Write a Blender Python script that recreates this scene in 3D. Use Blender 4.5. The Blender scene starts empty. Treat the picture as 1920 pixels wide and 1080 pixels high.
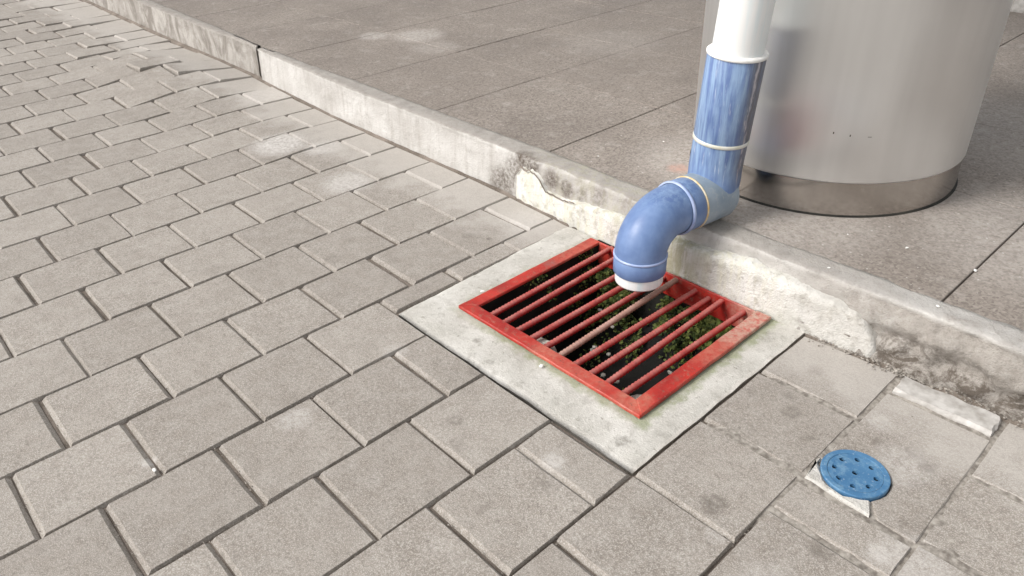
import bpy, math, random
from mathutils import Vector, Matrix, noise
random.seed(7)
S = 0.22                                   # one paver course = 22 cm; layout below is in courses
scene = bpy.context.scene
COL = scene.collection

# ------------------------------------------------------------ camera
camd = bpy.data.cameras.new('camera'); cam = bpy.data.objects.new('camera', camd); COL.objects.link(cam)
camd.sensor_width = 36.0; camd.sensor_fit = 'HORIZONTAL'
camd.lens = 36.0 * 1410.166 / 1920.0
camd.clip_start = 0.02; camd.clip_end = 5000
Rv = Vector((0.68003004, 0.73248993, -0.03190039)); Uv = Vector((-0.37326365, 0.38332389, 0.8448296)); Fv = Vector((-0.63105736, 0.56260225, -0.53408363))
cam.matrix_world = Matrix(((Rv.x, Uv.x, -Fv.x, 6.86622971 * S), (Rv.y, Uv.y, -Fv.y, -0.86872076 * S), (Rv.z, Uv.z, -Fv.z, 4.99351462 * S), (0, 0, 0, 1)))
scene.camera = cam

# ------------------------------------------------------------ world, sun, exposure
SUN_DIR = Vector((-0.42, -0.84, 0.85)).normalized()      # towards the sun
w = bpy.data.worlds.new('World'); scene.world = w; w.use_nodes = True
wn = w.node_tree.nodes; wl = w.node_tree.links
sky = wn.new('ShaderNodeTexSky'); sky.sky_type = 'NISHITA'; sky.sun_disc = False
sky.sun_elevation = math.asin(SUN_DIR.z); sky.sun_rotation = math.atan2(SUN_DIR.x, SUN_DIR.y)
sky.air_density = 1.0; sky.dust_density = 3.0
hs = wn.new('ShaderNodeHueSaturation'); hs.inputs['Saturation'].default_value = 0.12
wl.new(sky.outputs[0], hs.inputs['Color']); wl.new(hs.outputs[0], wn['Background'].inputs[0])
wn['Background'].inputs[1].default_value = 0.15
sd = bpy.data.lights.new('sun', 'SUN'); sun = bpy.data.objects.new('sun', sd); COL.objects.link(sun)
sd.energy = 1.5; sd.angle = math.radians(18); sd.color = (1.0, 0.955, 0.9)
sun.rotation_euler = SUN_DIR.to_track_quat('Z', 'Y').to_euler()
scene.view_settings.view_transform = 'Standard'; scene.view_settings.look = 'None'
scene.view_settings.gamma = 1.0; scene.view_settings.exposure = 0.54

# ------------------------------------------------------------ helpers
def mesh_obj(name, verts, faces, mat, parent=None, smooth=False, tint=None):
    me = bpy.data.meshes.new(name)
    me.from_pydata([(v[0] * S, v[1] * S, v[2] * S) for v in verts], [], faces)
    if mat: me.materials.append(mat)
    if smooth:
        for p in me.polygons: p.use_smooth = True
    if tint is not None:
        at = me.attributes.new('tint', 'FLOAT', 'FACE')
        vals = tint if isinstance(tint, (list, tuple)) else [tint] * len(faces)
        for i, t in enumerate(vals): at.data[i].value = t
    me.update()
    o = bpy.data.objects.new(name, me); COL.objects.link(o)
    if parent:
        o.parent = parent
        o.location = -Vector(parent.location)
    return o

def empty(name, x, y, z):
    o = bpy.data.objects.new(name, None); o.location = (x * S, y * S, z * S); COL.objects.link(o)
    return o

def tag(o, label=None, cat=None, group=None, kind=None):
    if label: o['label'] = label
    if cat: o['category'] = cat
    if group: o['group'] = group
    if kind: o['kind'] = kind
    return o

def lerp_table(tab, x):
    if x <= tab[0][0]: return tab[0][1]
    for (a, va), (b, vb) in zip(tab, tab[1:]):
        if x <= b: return va + (vb - va) * (x - a) / (b - a)
    return tab[-1][1]

def sstep(a, b, x):
    t = max(0, min(1, (x - a) / (b - a))); return t * t * (3 - 2 * t)

def nz(x, y, z, s=1.0): return noise.noise(Vector((x * s, y * s, z * s)))

# node shorthand
class NT:
    def __init__(s, name):
        s.m = bpy.data.materials.new(name); s.m.use_nodes = True
        s.n = s.m.node_tree.nodes; s.l = s.m.node_tree.links
        s.b = s.n['Principled BSDF']
        s.pos = s.n.new('ShaderNodeNewGeometry').outputs['Position']
    def put(s, sock, v):
        if hasattr(v, 'links'): s.l.new(v, sock)
        elif isinstance(v, (tuple, list)) and len(v) == 3 and sock.type == 'RGBA': sock.default_value = (*v, 1)
        else: sock.default_value = v
    def noise(s, scale, detail=4, rough=0.55, vec=None, dist=0.0):
        t = s.n.new('ShaderNodeTexNoise'); t.inputs['Scale'].default_value = scale
        t.inputs['Detail'].default_value = detail; t.inputs['Roughness'].default_value = rough
        t.inputs['Distortion'].default_value = dist
        s.l.new(vec or s.pos, t.inputs['Vector']); return t.outputs['Fac']
    def voro(s, scale, vec=None, feature='F1', out='Distance', rnd=1.0):
        t = s.n.new('ShaderNodeTexVoronoi'); t.feature = feature; t.inputs['Scale'].default_value = scale
        t.inputs['Randomness'].default_value = rnd
        s.l.new(vec or s.pos, t.inputs['Vector']); return t.outputs[out]
    def math(s, op, a, b=0.5, c=0.0, clamp=False):
        t = s.n.new('ShaderNodeMath'); t.operation = op; t.use_clamp = clamp
        s.put(t.inputs[0], a); s.put(t.inputs[1], b)
        if op == 'MULTIPLY_ADD': s.put(t.inputs[2], c)
        return t.outputs[0]
    def rng(s, v, a, b, c=0.0, d=1.0, smooth=False):
        t = s.n.new('ShaderNodeMapRange'); t.clamp = True
        if smooth: t.interpolation_type = 'SMOOTHSTEP'
        s.put(t.inputs[0], v); t.inputs[1].default_value = a; t.inputs[2].default_value = b
        t.inputs[3].default_value = c; t.inputs[4].default_value = d; return t.outputs[0]
    def mix(s, f, a, b, mode='MIX'):
        t = s.n.new('ShaderNodeMix'); t.data_type = 'RGBA'; t.blend_type = mode
        s.put(t.inputs[0], f); s.put(t.inputs[6], a); s.put(t.inputs[7], b); return t.outputs[2]
    def attr(s, name='tint'):
        t = s.n.new('ShaderNodeAttribute'); t.attribute_name = name; return t.outputs['Fac']
    def scaled(s, x, y, z, rot=(0, 0, 0)):
        t = s.n.new('ShaderNodeMapping'); t.inputs['Scale'].default_value = (x, y, z); t.inputs['Rotation'].default_value = rot
        s.l.new(s.pos, t.inputs['Vector']); return t.outputs[0]
    def sep(s, v=None):
        t = s.n.new('ShaderNodeSeparateXYZ'); s.l.new(v or s.pos, t.inputs[0]); return t.outputs
    def spots(s, pts):
        """soft spots of their own shape at given places (x, y, radius, weight) in courses"""
        acc = None
        warp = s.n.new('ShaderNodeTexNoise'); warp.inputs['Scale'].default_value = 45; s.l.new(s.pos, warp.inputs['Vector'])
        off = s.n.new('ShaderNodeVectorMath'); off.operation = 'MULTIPLY_ADD'
        s.l.new(warp.outputs['Color'], off.inputs[0]); off.inputs[1].default_value = (0.02,) * 3
        sub = s.n.new('ShaderNodeVectorMath'); sub.operation = 'SUBTRACT'; s.l.new(s.pos, sub.inputs[0]); sub.inputs[1].default_value = (0.01,) * 3
        s.l.new(sub.outputs[0], off.inputs[2])
        for (x, y, z, r, wgt) in pts:
            d = s.n.new('ShaderNodeVectorMath'); d.operation = 'DISTANCE'
            s.l.new(off.outputs[0], d.inputs[0]); d.inputs[1].default_value = (x * S, y * S, z * S)
            f = s.rng(d.outputs['Value'], r * S * 0.35, r * S, wgt, 0.0, True)
            acc = f if acc is None else s.math('MAXIMUM', acc, f)
        return s.math('MULTIPLY', acc, s.rng(s.noise(75, 5, .7), .36, .60, .25, 1.05))
    def out(s, color, rough=0.8, bump=None, strength=0.3, dist=0.002, metallic=0.0, **kw):
        s.put(s.b.inputs['Base Color'], color); s.put(s.b.inputs['Roughness'], rough); s.put(s.b.inputs['Metallic'], metallic)
        for k, v in kw.items(): s.put(s.b.inputs[k.replace('_', ' ')], v)
        if bump is not None:
            t = s.n.new('ShaderNodeBump'); t.inputs['Strength'].default_value = strength; t.inputs['Distance'].default_value = dist
            s.l.new(bump, t.inputs['Height']); s.l.new(t.outputs[0], s.b.inputs['Normal'])
        return s.m

# ------------------------------------------------------------ materials
def mat_paver():
    t = NT('paver_concrete')
    g = t.noise(420, 2, 0.7); g2 = t.noise(130, 3, 0.6); big = t.noise(5.5, 4, 0.55); mid = t.noise(22, 4, 0.6)
    c = t.mix(t.rng(big, .3, .7), (0.220, 0.190, 0.161), (0.302, 0.267, 0.233))
    c = t.mix(t.rng(mid, .40, .66, 0, .5), c, (0.36, 0.332, 0.30)); c = t.mix(t.rng(t.noise(38, 5, .7), .52, .36, 0, .35), c, (0.15, 0.13, 0.11))
    c = t.mix(t.rng(g, .46, .62, 0, .7), c, (0.52, 0.49, 0.45))
    c = t.mix(t.rng(g2, .50, .32, 0, .6), c, (0.17, 0.15, 0.13))
    sp = t.voro(300); c = t.mix(t.rng(sp, .12, .22, .5, 0), c, (0.16, 0.14, 0.12))
    tint = t.attr()
    c = t.mix(t.rng(tint, 0, .6, .22, 0), c, (0.17, 0.147, 0.127)); c = t.mix(t.rng(tint, .6, 1, 0, .16), c, (0.38, 0.35, 0.315))
    # dirt blotches and drips
    bl = t.noise(16, 5, .6, dist=.4)
    c = t.mix(t.rng(bl, .63, .74, 0, .45), c, (0.15, 0.13, 0.112))
    c = t.mix(t.spots([(4.70, 3.25, 0, .16, .75), (4.55, 4.75, 0, .13, .6), (4.4, 4.95, 0, .09, .55), (4.85, 4.55, 0, .09, .5), (5.75, 4.95, 0, .10, .6), (5.62, 5.05, 0, .13, .35),
                       (2.35, 2.35, 0, .12, .55), (2.6, 2.15, 0, .1, .35), (3.4, .45, 0, .12, .6), (5.55, 3.45, 0, .14, .6), (4.4, 5.5, 0, .10, .4), (-.5, 4.9, 0, .12, .5), (-.2, 5.05, 0, .06, .8),
                       (3.55, 2.4, 0, .13, .45), (-1.3, 3.2, 0, .18, .35), (-1.6, 5.5, 0, .12, .4), (1.9, 3.0, 0, .1, .4), (2.9, 1.6, 0, .08, .3), (5.15, 2.3, 0, .16, .35), (-2.2, 1.9, 0, .2, .25)]), c, (0.13, 0.112, 0.095))
    # lime bloom and cement smears
    c = t.mix(t.spots([(-5.6, 4.75, 0, .7, .75), (-4.9, 5.2, 0, .5, .55), (-3.3, 4.7, 0, .55, .6), (-8.5, 6.0, 0, .8, .5), (5.2, 5.2, 0, .18, .3), (5.6, 4.8, 0, .35, .35), (1.0, 2.6, 0, .2, .25), (-.2, 5.8, 0, .5, .4),
                       (4.9, 3.0, 0, .12, .3), (6.1, 3.9, 0, .35, .35), (3.4, 2.65, 0, .16, .5), (5.9, 3.75, 0, .15, .5), (5.45, 2.9, 0, .3, .25), (1.2, 1.25, 0, .22, .35), (.75, -.02, 0, .1, .6)]), c, (0.60, 0.575, 0.55))
    X, Y, Z = t.sep()
    edge = t.rng(t.math('MULTIPLY_ADD', t.noise(9, 3), .35, Y), (5.75) * S, 6.35 * S, 0, .5)
    c = t.mix(edge, c, (0.50, 0.47, 0.435))
    low = t.rng(t.math('MULTIPLY_ADD', t.noise(40, 3), .012, Z), -.004, .004, .55, 0)   # soil packed in the joints
    h = t.math('ADD', t.math('MULTIPLY', g, .6), t.math('MULTIPLY', g2, .8))
    return t.out(c, .88, h, .55, .0022)

def mat_bed():
    t = NT('joint_sand'); g = t.noise(300, 3); b = t.noise(12, 4)
    c = t.mix(t.rng(b, .35, .65), (0.10, 0.080, 0.063), (0.21, 0.175, 0.146)); c = t.mix(t.rng(g, .45, .7, 0, .5), c, (.30, .265, .23))
    return t.out(c, .95, g, .7, .003)

def mat_slab():
    t = NT('collar_cement')
    g = t.noise(260, 3, .7); m = t.noise(28, 5, .65); b = t.noise(7, 4)
    c = t.mix(t.rng(b, .35, .65), (0.42, 0.40, 0.36), (0.59, 0.57, 0.53))
    c = t.mix(t.rng(m, .48, .68, 0, .6), c, (0.29, 0.27, 0.235)); c = t.mix(t.rng(t.noise(90, 5, .8), .54, .66, 0, .5), c, (0.70, .68, .64)); c = t.mix(t.rng(g, .35, .2, 0, .5), c, (.3, .28, .25))
    X, Y, Z = t.sep()
    # green algae film hugging the steel frame
    dx = t.math('MAXIMUM', t.math('SUBTRACT', 0.85 * S, X), t.math('SUBTRACT', X, 3.6 * S))
    dy = t.math('SUBTRACT', 3.64 * S, Y)
    d = t.math('MAXIMUM', dx, dy)
    d = t.math('MULTIPLY_ADD', t.noise(26, 4, .7), -.075, d)
    side = t.rng(X, .8 * S, 1.7 * S, .3, 1)
    al = t.math('MULTIPLY', t.rng(d, -.03, -.004, .62, 0, True), side)
    c = t.mix(al, c, (0.20, 0.235, 0.10))
    c = t.mix(t.rng(t.noise(70, 4, .7), .60, .68, 0, .5), c, (0.17, 0.16, 0.12))
    c = t.mix(t.spots([(3.68, 3.28, 0, .09, .75), (2.85, 3.25, 0, .08, .5), (1.9, 3.2, 0, .07, .5), (1.5, 3.35, 0, .06, .6), (3.85, 3.6, 0, .07, .4), (3.75, 5.7, 0, .14, .4)]), c, (0.20, 0.185, 0.16))
    return t.out(c, .9, t.math('ADD', g, t.math('MULTIPLY', m, 1.5)), .6, .003)

def mat_kerb():
    t = NT('kerb_concrete')
    X, Y, Z = t.sep()
    g = t.noise(260, 3, .7); m = t.noise(24, 5, .65); b = t.noise(5, 4); st = t.noise(1, 4, .6, vec=t.scaled(38, 38, 5))
    clean = t.mix(t.rng(b, .35, .65), (0.50, 0.475, 0.445), (0.64, 0.62, 0.59))
    clean = t.mix(t.rng(st, .50, .70, 0, .45), clean, (0.38, 0.35, 0.315))
    clean = t.mix(t.rng(m, .58, .75, 0, .4), clean, (0.30, 0.275, 0.245))
    grime = t.mix(t.rng(t.noise(60, 8, .8), .32, .60), (0.23, 0.205, 0.178), (0.40, 0.37, 0.335))
    # stained old far stone, white front stone, eroded near stone
    far = t.rng(X, -9.66 * S, -9.62 * S, 1, 0)
    oldc = t.mix(t.rng(t.noise(1, 5, .65, vec=t.scaled(8, 8, 5), dist=1.2), .40, .62), (0.19, 0.165, 0.14), (0.44, 0.41, 0.375))
    c = t.mix(t.math('MULTIPLY', far, .85), clean, oldc)
    near = t.rng(t.math('MULTIPLY_ADD', m, .6, X), 3.3 * S + .3, 5.0 * S + .3, 0, 1, True)
    mid = t.rng(t.math('MULTIPLY_ADD', m, .3, X), -1.4 * S + .15, -.2 * S + .15, 0, .45, True)
    face = t.rng(Z, .62 * S, .685 * S, 1, 0)
    c = t.mix(t.math('MULTIPLY', t.math('MAXIMUM', near, mid), face), c, grime)
    band = t.rng(t.math('MULTIPLY_ADD', m, .06, Z), .20 * S + .03, .50 * S + .03, 1, 0)
    band2 = t.math('MULTIPLY', t.math('MULTIPLY', band, near), t.rng(t.math('MULTIPLY_ADD', t.noise(90, 6, .8), .35, t.noise(15, 8, .75, dist=.6)), .60, .72))
    c = t.mix(t.math('MULTIPLY', band2, .9), c, (0.095, 0.075, 0.058))
    top = t.rng(t.math('MULTIPLY_ADD', m, .006, Z), .675 * S + .003, .69 * S + .003, 0, .85); c = t.mix(top, c, t.mix(near, t.mix(t.rng(m, .4, .65), (0.37, 0.34, 0.308), (0.28, .255, .228)), t.mix(t.rng(m, .42, .68), (0.47, 0.45, 0.425), (0.34, .31, .28))))
    rust = t.math('MULTIPLY', t.rng(X, -1.2 * S, .2 * S), t.rng(X, 2.6 * S, .9 * S))
    c = t.mix(t.math('MULTIPLY', rust, t.rng(t.noise(1, 4, .6, vec=t.scaled(60, 60, 9)), .45, .62, 0, .5)), c, (0.40, 0.38, 0.28))
    c = t.mix(t.spots([(-1.25, 6.2, .12, .42, .85), (-.78, 6.2, .62, .30, 1), (-.55, 6.2, .64, .22, 1), (-.15, 6.2, .52, .22, .95), (.15, 6.2, .46, .2, .9), (.45, 6.15, .48, .16, .8), (.75, 6.15, .55, .22, .7), (-1.0, 6.2, .42, .3, .8), (1.3, 6.1, .6, .3, .4)]), c, (0.13, 0.105, 0.085))  # brown rough areas and the soft shadow above the broken plaster, both painted in
    c = t.mix(t.rng(t.noise(120, 5, .8), .56, .66, 0, .35), c, (0.12, 0.10, 0.08))
    return t.out(c, .92, t.math('ADD', g, t.math('MULTIPLY', m, 2)), .9, .005)

def mat_plaster():
    t = NT('cement_plaster')
    X, Y, Z = t.sep()
    g = t.noise(240, 3, .7); m = t.noise(30, 5, .65); b = t.noise(9, 3)
    c = t.mix(t.rng(b, .35, .65), (0.56, 0.545, 0.50), (0.72, 0.705, 0.67))
    c = t.mix(t.rng(m, .52, .66, 0, .7), c, (0.36, 0.335, 0.29)); c = t.mix(t.rng(t.noise(80, 6, .8), .55, .66, 0, .6), c, (0.26, 0.235, 0.20))
    st = t.noise(1, 4, .6, vec=t.scaled(70, 70, 8))
    yel = t.rng(X, 3.0 * S, 3.9 * S, .35, 0)
    c = t.mix(t.math('MULTIPLY', t.rng(st, .42, .6), yel), c, (0.62, 0.59, 0.41))
    dry = t.rng(X, 3.5 * S, 4.0 * S, 0, .42); c = t.mix(dry, c, t.mix(t.rng(t.noise(50, 8, .8), .36, .62), (0.27, 0.245, 0.215), (0.50, 0.475, 0.44)))
    moss = t.math('MULTIPLY', t.rng(X, .9 * S, 1.7 * S), t.rng(X, 2.7 * S, 2.3 * S))
    c = t.mix(t.math('MULTIPLY', moss, t.rng(st, .38, .55, 0.2, .7)), c, (0.27, 0.26, 0.16))
    return t.out(c, .92, t.math('ADD', g, t.math('MULTIPLY', m, 2.5)), .7, .004)

def mat_tile():
    t = NT('pebble_paving')
    g = t.noise(330, 2, .8); v = t.voro(190, out='Color'); sv = t.n.new('ShaderNodeSeparateColor'); t.l.new(v, sv.inputs[0])
    b = t.noise(3.2, 4, .6); m = t.noise(15, 4)
    c = t.mix(t.rng(b, .35, .65), (0.225, 0.192, 0.166), (0.315, 0.275, 0.241))
    c = t.mix(t.rng(sv.outputs[0], .5, 1, 0, .45), c, (0.40, 0.36, 0.315)); c = t.mix(t.rng(sv.outputs[1], .5, 1, 0, .65), c, (0.10, 0.082, 0.068)); c = t.mix(t.rng(t.noise(60, 5, .75), .56, .40, 0, .35), c, (0.11, 0.09, 0.075))
    c = t.mix(t.rng(m, .56, .74, 0, .35), c, (0.43, 0.40, 0.365))
    tint = t.attr(); c = t.mix(t.rng(tint, 0, 1, 0, .25), c, (0.21, 0.178, 0.152))
    X, Y, Z = t.sep()
    # lighter patches round the column foot and along the kerb
    c = t.mix(t.spots([(3.0, 7.3, .7, 1.6, .42), (1.2, 8.0, .7, 1.3, .45), (5.2, 8.5, .7, 1.8, .38), (4.2, 12, .7, 2.2, .35), (-7.8, 9.6, .7, .8, .6), (-8.6, 8.9, .7, .5, .6), (-6.7, 9.2, .7, .7, .3), (-4, 12, .7, 1.5, .2)]), c, (0.52, 0.485, 0.45))
    c = t.mix(t.spots([(1.15, 7.45, .7, .22, .5)]), c, (0.50, 0.24, 0.17))
    c = t.mix(t.spots([(5.2, 10.6, .7, .8, .4), (3.3, 14.0, .7, .9, .35)]), c, (0.17, 0.145, 0.122))
    sp = t.voro(24); c = t.mix(t.rng(sp, .05, .075, .6, 0), c, (0.62, .60, .57))
    return t.out(c, t.rng(b, .3, .7, .62, .85), t.math('ADD', g, sv.outputs[0]), .45, .0022)

def mat_red():
    t = NT('red_gloss_paint')
    X, Y, Z = t.sep()
    m = t.noise(60, 5, .7); b = t.noise(14, 4)
    c = t.mix(t.rng(b, .35, .65), (0.30, 0.014, 0.010), (0.46, 0.030, 0.018))
    c = t.mix(t.rng(m, .54, .66, 0, .6), c, (0.36, 0.13, 0.09)); c = t.mix(t.rng(t.noise(34, 6, .75), .56, .68, 0, .55), c, (0.22, 0.075, 0.05))
    c = t.mix(t.spots([(2.75, 3.70, 0, .55, .35), (3.4, 3.75, 0, .28, .6), (3.5, 5.05, 0, .5, .5), (1.0, 5.55, 0, .55, .38), (2.25, 3.68, 0, .3, .55)]), c, (0.50, 0.20, 0.135))
    c = t.mix(t.spots([(3.5, 5.75, 0, .55, .9), (3.5, 5.4, 0, .3, .75)]), c, (0.46, 0.32, 0.25))
    c = t.mix(t.spots([(.95, 5.08, 0, .15, .85)]), c, (0.24, 0.10, 0.085))
    c = t.mix(t.rng(t.noise(120, 4, .7), .62, .68, 0, .85), c, (0.13, 0.055, 0.04)); c = t.mix(t.rng(t.noise(170, 4, .8), .62, .68, 0, .6), c, (0.45, 0.30, 0.24))
    return t.out(c, t.rng(m, .4, .65, .42, .75), m, .6, .0022)

def mat_bar(name, a, bcol, dust):
    t = NT(name)
    n = t.n.new('ShaderNodeNewGeometry'); N = t.sep(n.outputs['Normal'])
    m = t.noise(70, 4, .7)
    c = t.mix(t.rng(m, .35, .65), a, bcol)
    c = t.mix(t.math('MULTIPLY', t.rng(N[2], .2, .9), t.rng(t.noise(25, 4), .35, .65, dust * .4, dust)), c, (0.52, 0.34, 0.29))
    return t.out(c, t.rng(m, .4, .6, .4, .65), m, .3, .001)

def mat_blue():
    t = NT('blue_pvc')
    X, Y, Z = t.sep()
    st = t.noise(1, 5, .65, vec=t.scaled(75, 75, 6, (0, 0, 0)), dist=.3); st2 = t.noise(1, 4, .6, vec=t.scaled(190, 190, 12)); b = t.noise(20, 3)
    c = t.mix(t.rng(b, .35, .65), (0.10, 0.165, 0.33), (0.145, 0.225, 0.41))
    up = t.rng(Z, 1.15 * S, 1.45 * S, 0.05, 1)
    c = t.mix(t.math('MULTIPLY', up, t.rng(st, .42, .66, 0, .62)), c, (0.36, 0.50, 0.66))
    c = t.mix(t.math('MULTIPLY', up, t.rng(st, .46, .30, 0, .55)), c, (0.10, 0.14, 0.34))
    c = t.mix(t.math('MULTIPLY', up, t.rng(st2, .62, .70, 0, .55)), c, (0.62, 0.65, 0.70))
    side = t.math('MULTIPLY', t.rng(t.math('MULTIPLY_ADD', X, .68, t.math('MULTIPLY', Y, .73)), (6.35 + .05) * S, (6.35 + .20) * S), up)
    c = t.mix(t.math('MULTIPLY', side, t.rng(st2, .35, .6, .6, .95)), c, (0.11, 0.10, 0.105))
    drip = t.math('MULTIPLY', t.math('MULTIPLY', t.rng(t.math('ABSOLUTE', t.math('SUBTRACT', t.math('MULTIPLY_ADD', t.noise(9, 3), .05, t.math('MULTIPLY_ADD', X, .68, t.math('MULTIPLY', Y, .73))), (6.36 + .17) * S + .025)), .001, .006, 1, 0), up), t.rng(t.noise(1, 4, .7, vec=t.scaled(120, 120, 22)), .42, .54))
    c = t.mix(t.math('MULTIPLY', drip, .8), c, (0.50, 0.46, 0.48))
    return t.out(c, t.rng(t.noise(30, 4), .3, .7, .30, .50), t.noise(90, 3), .08, .001, Specular_IOR_Level=.5)

def mat_greyblue():
    t = NT('grey_blue_pvc'); b = t.noise(18, 4); m = t.noise(60, 4)
    c = t.mix(t.rng(b, .3, .7), (0.21, 0.27, 0.33), (0.32, 0.37, 0.42)); c = t.mix(t.rng(m, .55, .7, 0, .4), c, (.42, .43, .42))
    return t.out(c, .55, m, .15, .001)

def plain(name, c1, c2, rough, scale=30, bump=.2, **kw):
    t = NT(name); b = t.noise(scale, 4); return t.out(t.mix(t.rng(b, .35, .65), c1, c2), rough, t.noise(scale * 6, 3), bump, .001, **kw)

def mat_white_pipe():
    t = NT('white_pvc'); st = t.noise(1, 4, .6, vec=t.scaled(60, 60, 3))
    c = t.mix(t.rng(st, .4, .6), (0.80, 0.80, 0.78), (0.72, 0.77, 0.77)); c = t.mix(t.rng(st, .62, .66, 0, .4), c, (.50, .66, .70))
    c = t.mix(t.rng(t.noise(50, 4), .62, .75, 0, .35), c, (.5, .47, .42))
    return t.out(c, .38)

def mat_steel(name, col, rough, scr, met=1.0):
    t = NT(name)
    br = t.noise(1, 3, .6, vec=t.scaled(3, 3, 60)); cl = t.noise(3.5, 3)
    sm = t.noise(14, 5, .7)
    c = t.mix(t.rng(cl, .3, .7), col, tuple(x * .93 for x in col))
    tg = t.n.new('ShaderNodeTangent'); tg.direction_type = 'RADIAL'; tg.axis = 'Z'
    t.l.new(tg.outputs[0], t.b.inputs['Tangent'])
    stv = t.noise(1, 3, .6, vec=t.scaled(9, 9, .5)); c = t.mix(t.rng(stv, .42, .62, 0, .22), c, tuple(x * .62 for x in col))
    return t.out(c, rough, metallic=met, Anisotropic=scr)

M = dict(paver=mat_paver(), bed=mat_bed(), slab=mat_slab(), kerb=mat_kerb(), plaster=mat_plaster(), tile=mat_tile(), red=mat_red(),
         bar=mat_bar('red_painted_bar', (0.29, 0.010, 0.012), (0.44, 0.024, 0.018), .42),
         rustbar=mat_bar('worn_brown_bar', (0.26, 0.105, 0.075), (0.40, 0.22, 0.165), .6),
         blue=mat_blue(), greyblue=mat_greyblue(), wpipe=mat_white_pipe(),
         glue=plain('dried_glue', (.58, .56, .44), (.66, .66, .62), .5), amber=plain('yellowed_glue', (.55, .36, .12), (.62, .58, .46), .5, 45), lilac=plain('moulded_ring', (.26, .34, .56), (.36, .43, .62), .4),
         steel=mat_steel('brushed_steel', (0.93, 0.945, 0.95), .34, .85, .92), ring=mat_steel('polished_steel', (0.55, 0.52, 0.49), .16, .5),
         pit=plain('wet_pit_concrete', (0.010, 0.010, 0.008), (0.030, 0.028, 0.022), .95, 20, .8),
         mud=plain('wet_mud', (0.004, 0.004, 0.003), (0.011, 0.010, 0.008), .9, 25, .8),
         stone=plain('pale_stone', (.38, .37, .33), (.58, .56, .50), .9, 60, .6),
         crumb=plain('mortar_crumb', (.16, .14, .12), (.38, .35, .31), .95, 80, .6),
         chip=plain('white_chip', (.70, .69, .66), (.82, .81, .78), .8, 60, .4),
         drain=None, canopy=plain('canopy_render', (.30, .28, .26), (.36, .34, .31), .9),
         strip=plain('pale_cut_paver', (.32, .30, .275), (.53, .51, .485), .9, 34, .8))
def mat_drain():
    t = NT('blue_drain_plastic'); m = t.noise(45, 5, .7); g = t.noise(160, 3)
    c = t.mix(t.rng(t.noise(12, 3), .35, .65), (0.040, 0.135, 0.27), (0.065, 0.18, 0.33)); c = t.mix(t.rng(m, .48, .66, 0, .5), c, (.20, .34, .45)); c = t.mix(t.rng(g, .62, .7, 0, .35), c, (.45, .5, .55))
    return t.out(c, .55, m, .3, .001)
M['drain'] = mat_drain()
def mat_leaf():
    t = NT('moss_green'); b = t.noise(25, 3); c = t.mix(t.rng(b, .38, .62), (0.028, 0.052, 0.012), (0.15, 0.19, 0.04)); c = t.mix(t.rng(t.noise(90, 2), .58, .68, 0, .7), c, (.34, .36, .10))
    return t.out(c, .7)
M['moss'] = mat_leaf()

# ------------------------------------------------------------ where the kerb line runs
FRONT = [(-40, 7.2), (-25, 6.78), (-14.5, 6.50), (-9.7, 6.45), (-6, 6.27), (-1.2, 6.24), (0, 6.16), (1, 6.08), (2.7, 6.00), (3.6, 6.03), (5, 6.12), (6.1, 6.12), (14, 6.15)]
BACK = [(-40, 7.7), (-25, 7.15), (-17.4, 6.97), (-12.3, 6.80), (-9.7, 6.64), (-3.5, 6.63), (0, 6.62), (2.5, 6.50), (4.4, 6.52), (5.8, 6.50), (14, 6.5)]
KH = .70                                    # kerb height
def front(x): return lerp_table(FRONT, x)
def back(x): return lerp_table(BACK, x)

def heave(x, y):
    return .18 * math.exp(-((x + 12.0) / 2.6) ** 2 - ((y - 5.1) / 1.0) ** 2)+ .05 * math.exp(-((x + 6.0) / 1.5) ** 2 - ((y - 5.0) / .8) ** 2)

# ------------------------------------------------------------ ground bed with the pit opening
PX0, PX1, PY0, PY1 = 1.0, 3.42, 3.80, 5.99     # clear opening of the gully
bv = []; bf = []
xs = [-9000, PX0 - .1, PX1 + .1, 9000]; ys = [-9000, PY0 - .1, PY1 + .1, 9000]
for y in ys:
    for x in xs: bv.append((x, y, -.047))
for j in range(3):
    for i in range(3):
        if i == 1 and j == 1: continue
        a = j * 4 + i; bf.append((a, a + 1, a + 5, a + 4))
ground = tag(mesh_obj('ground', bv, bf, M['bed']), kind='structure')

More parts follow.
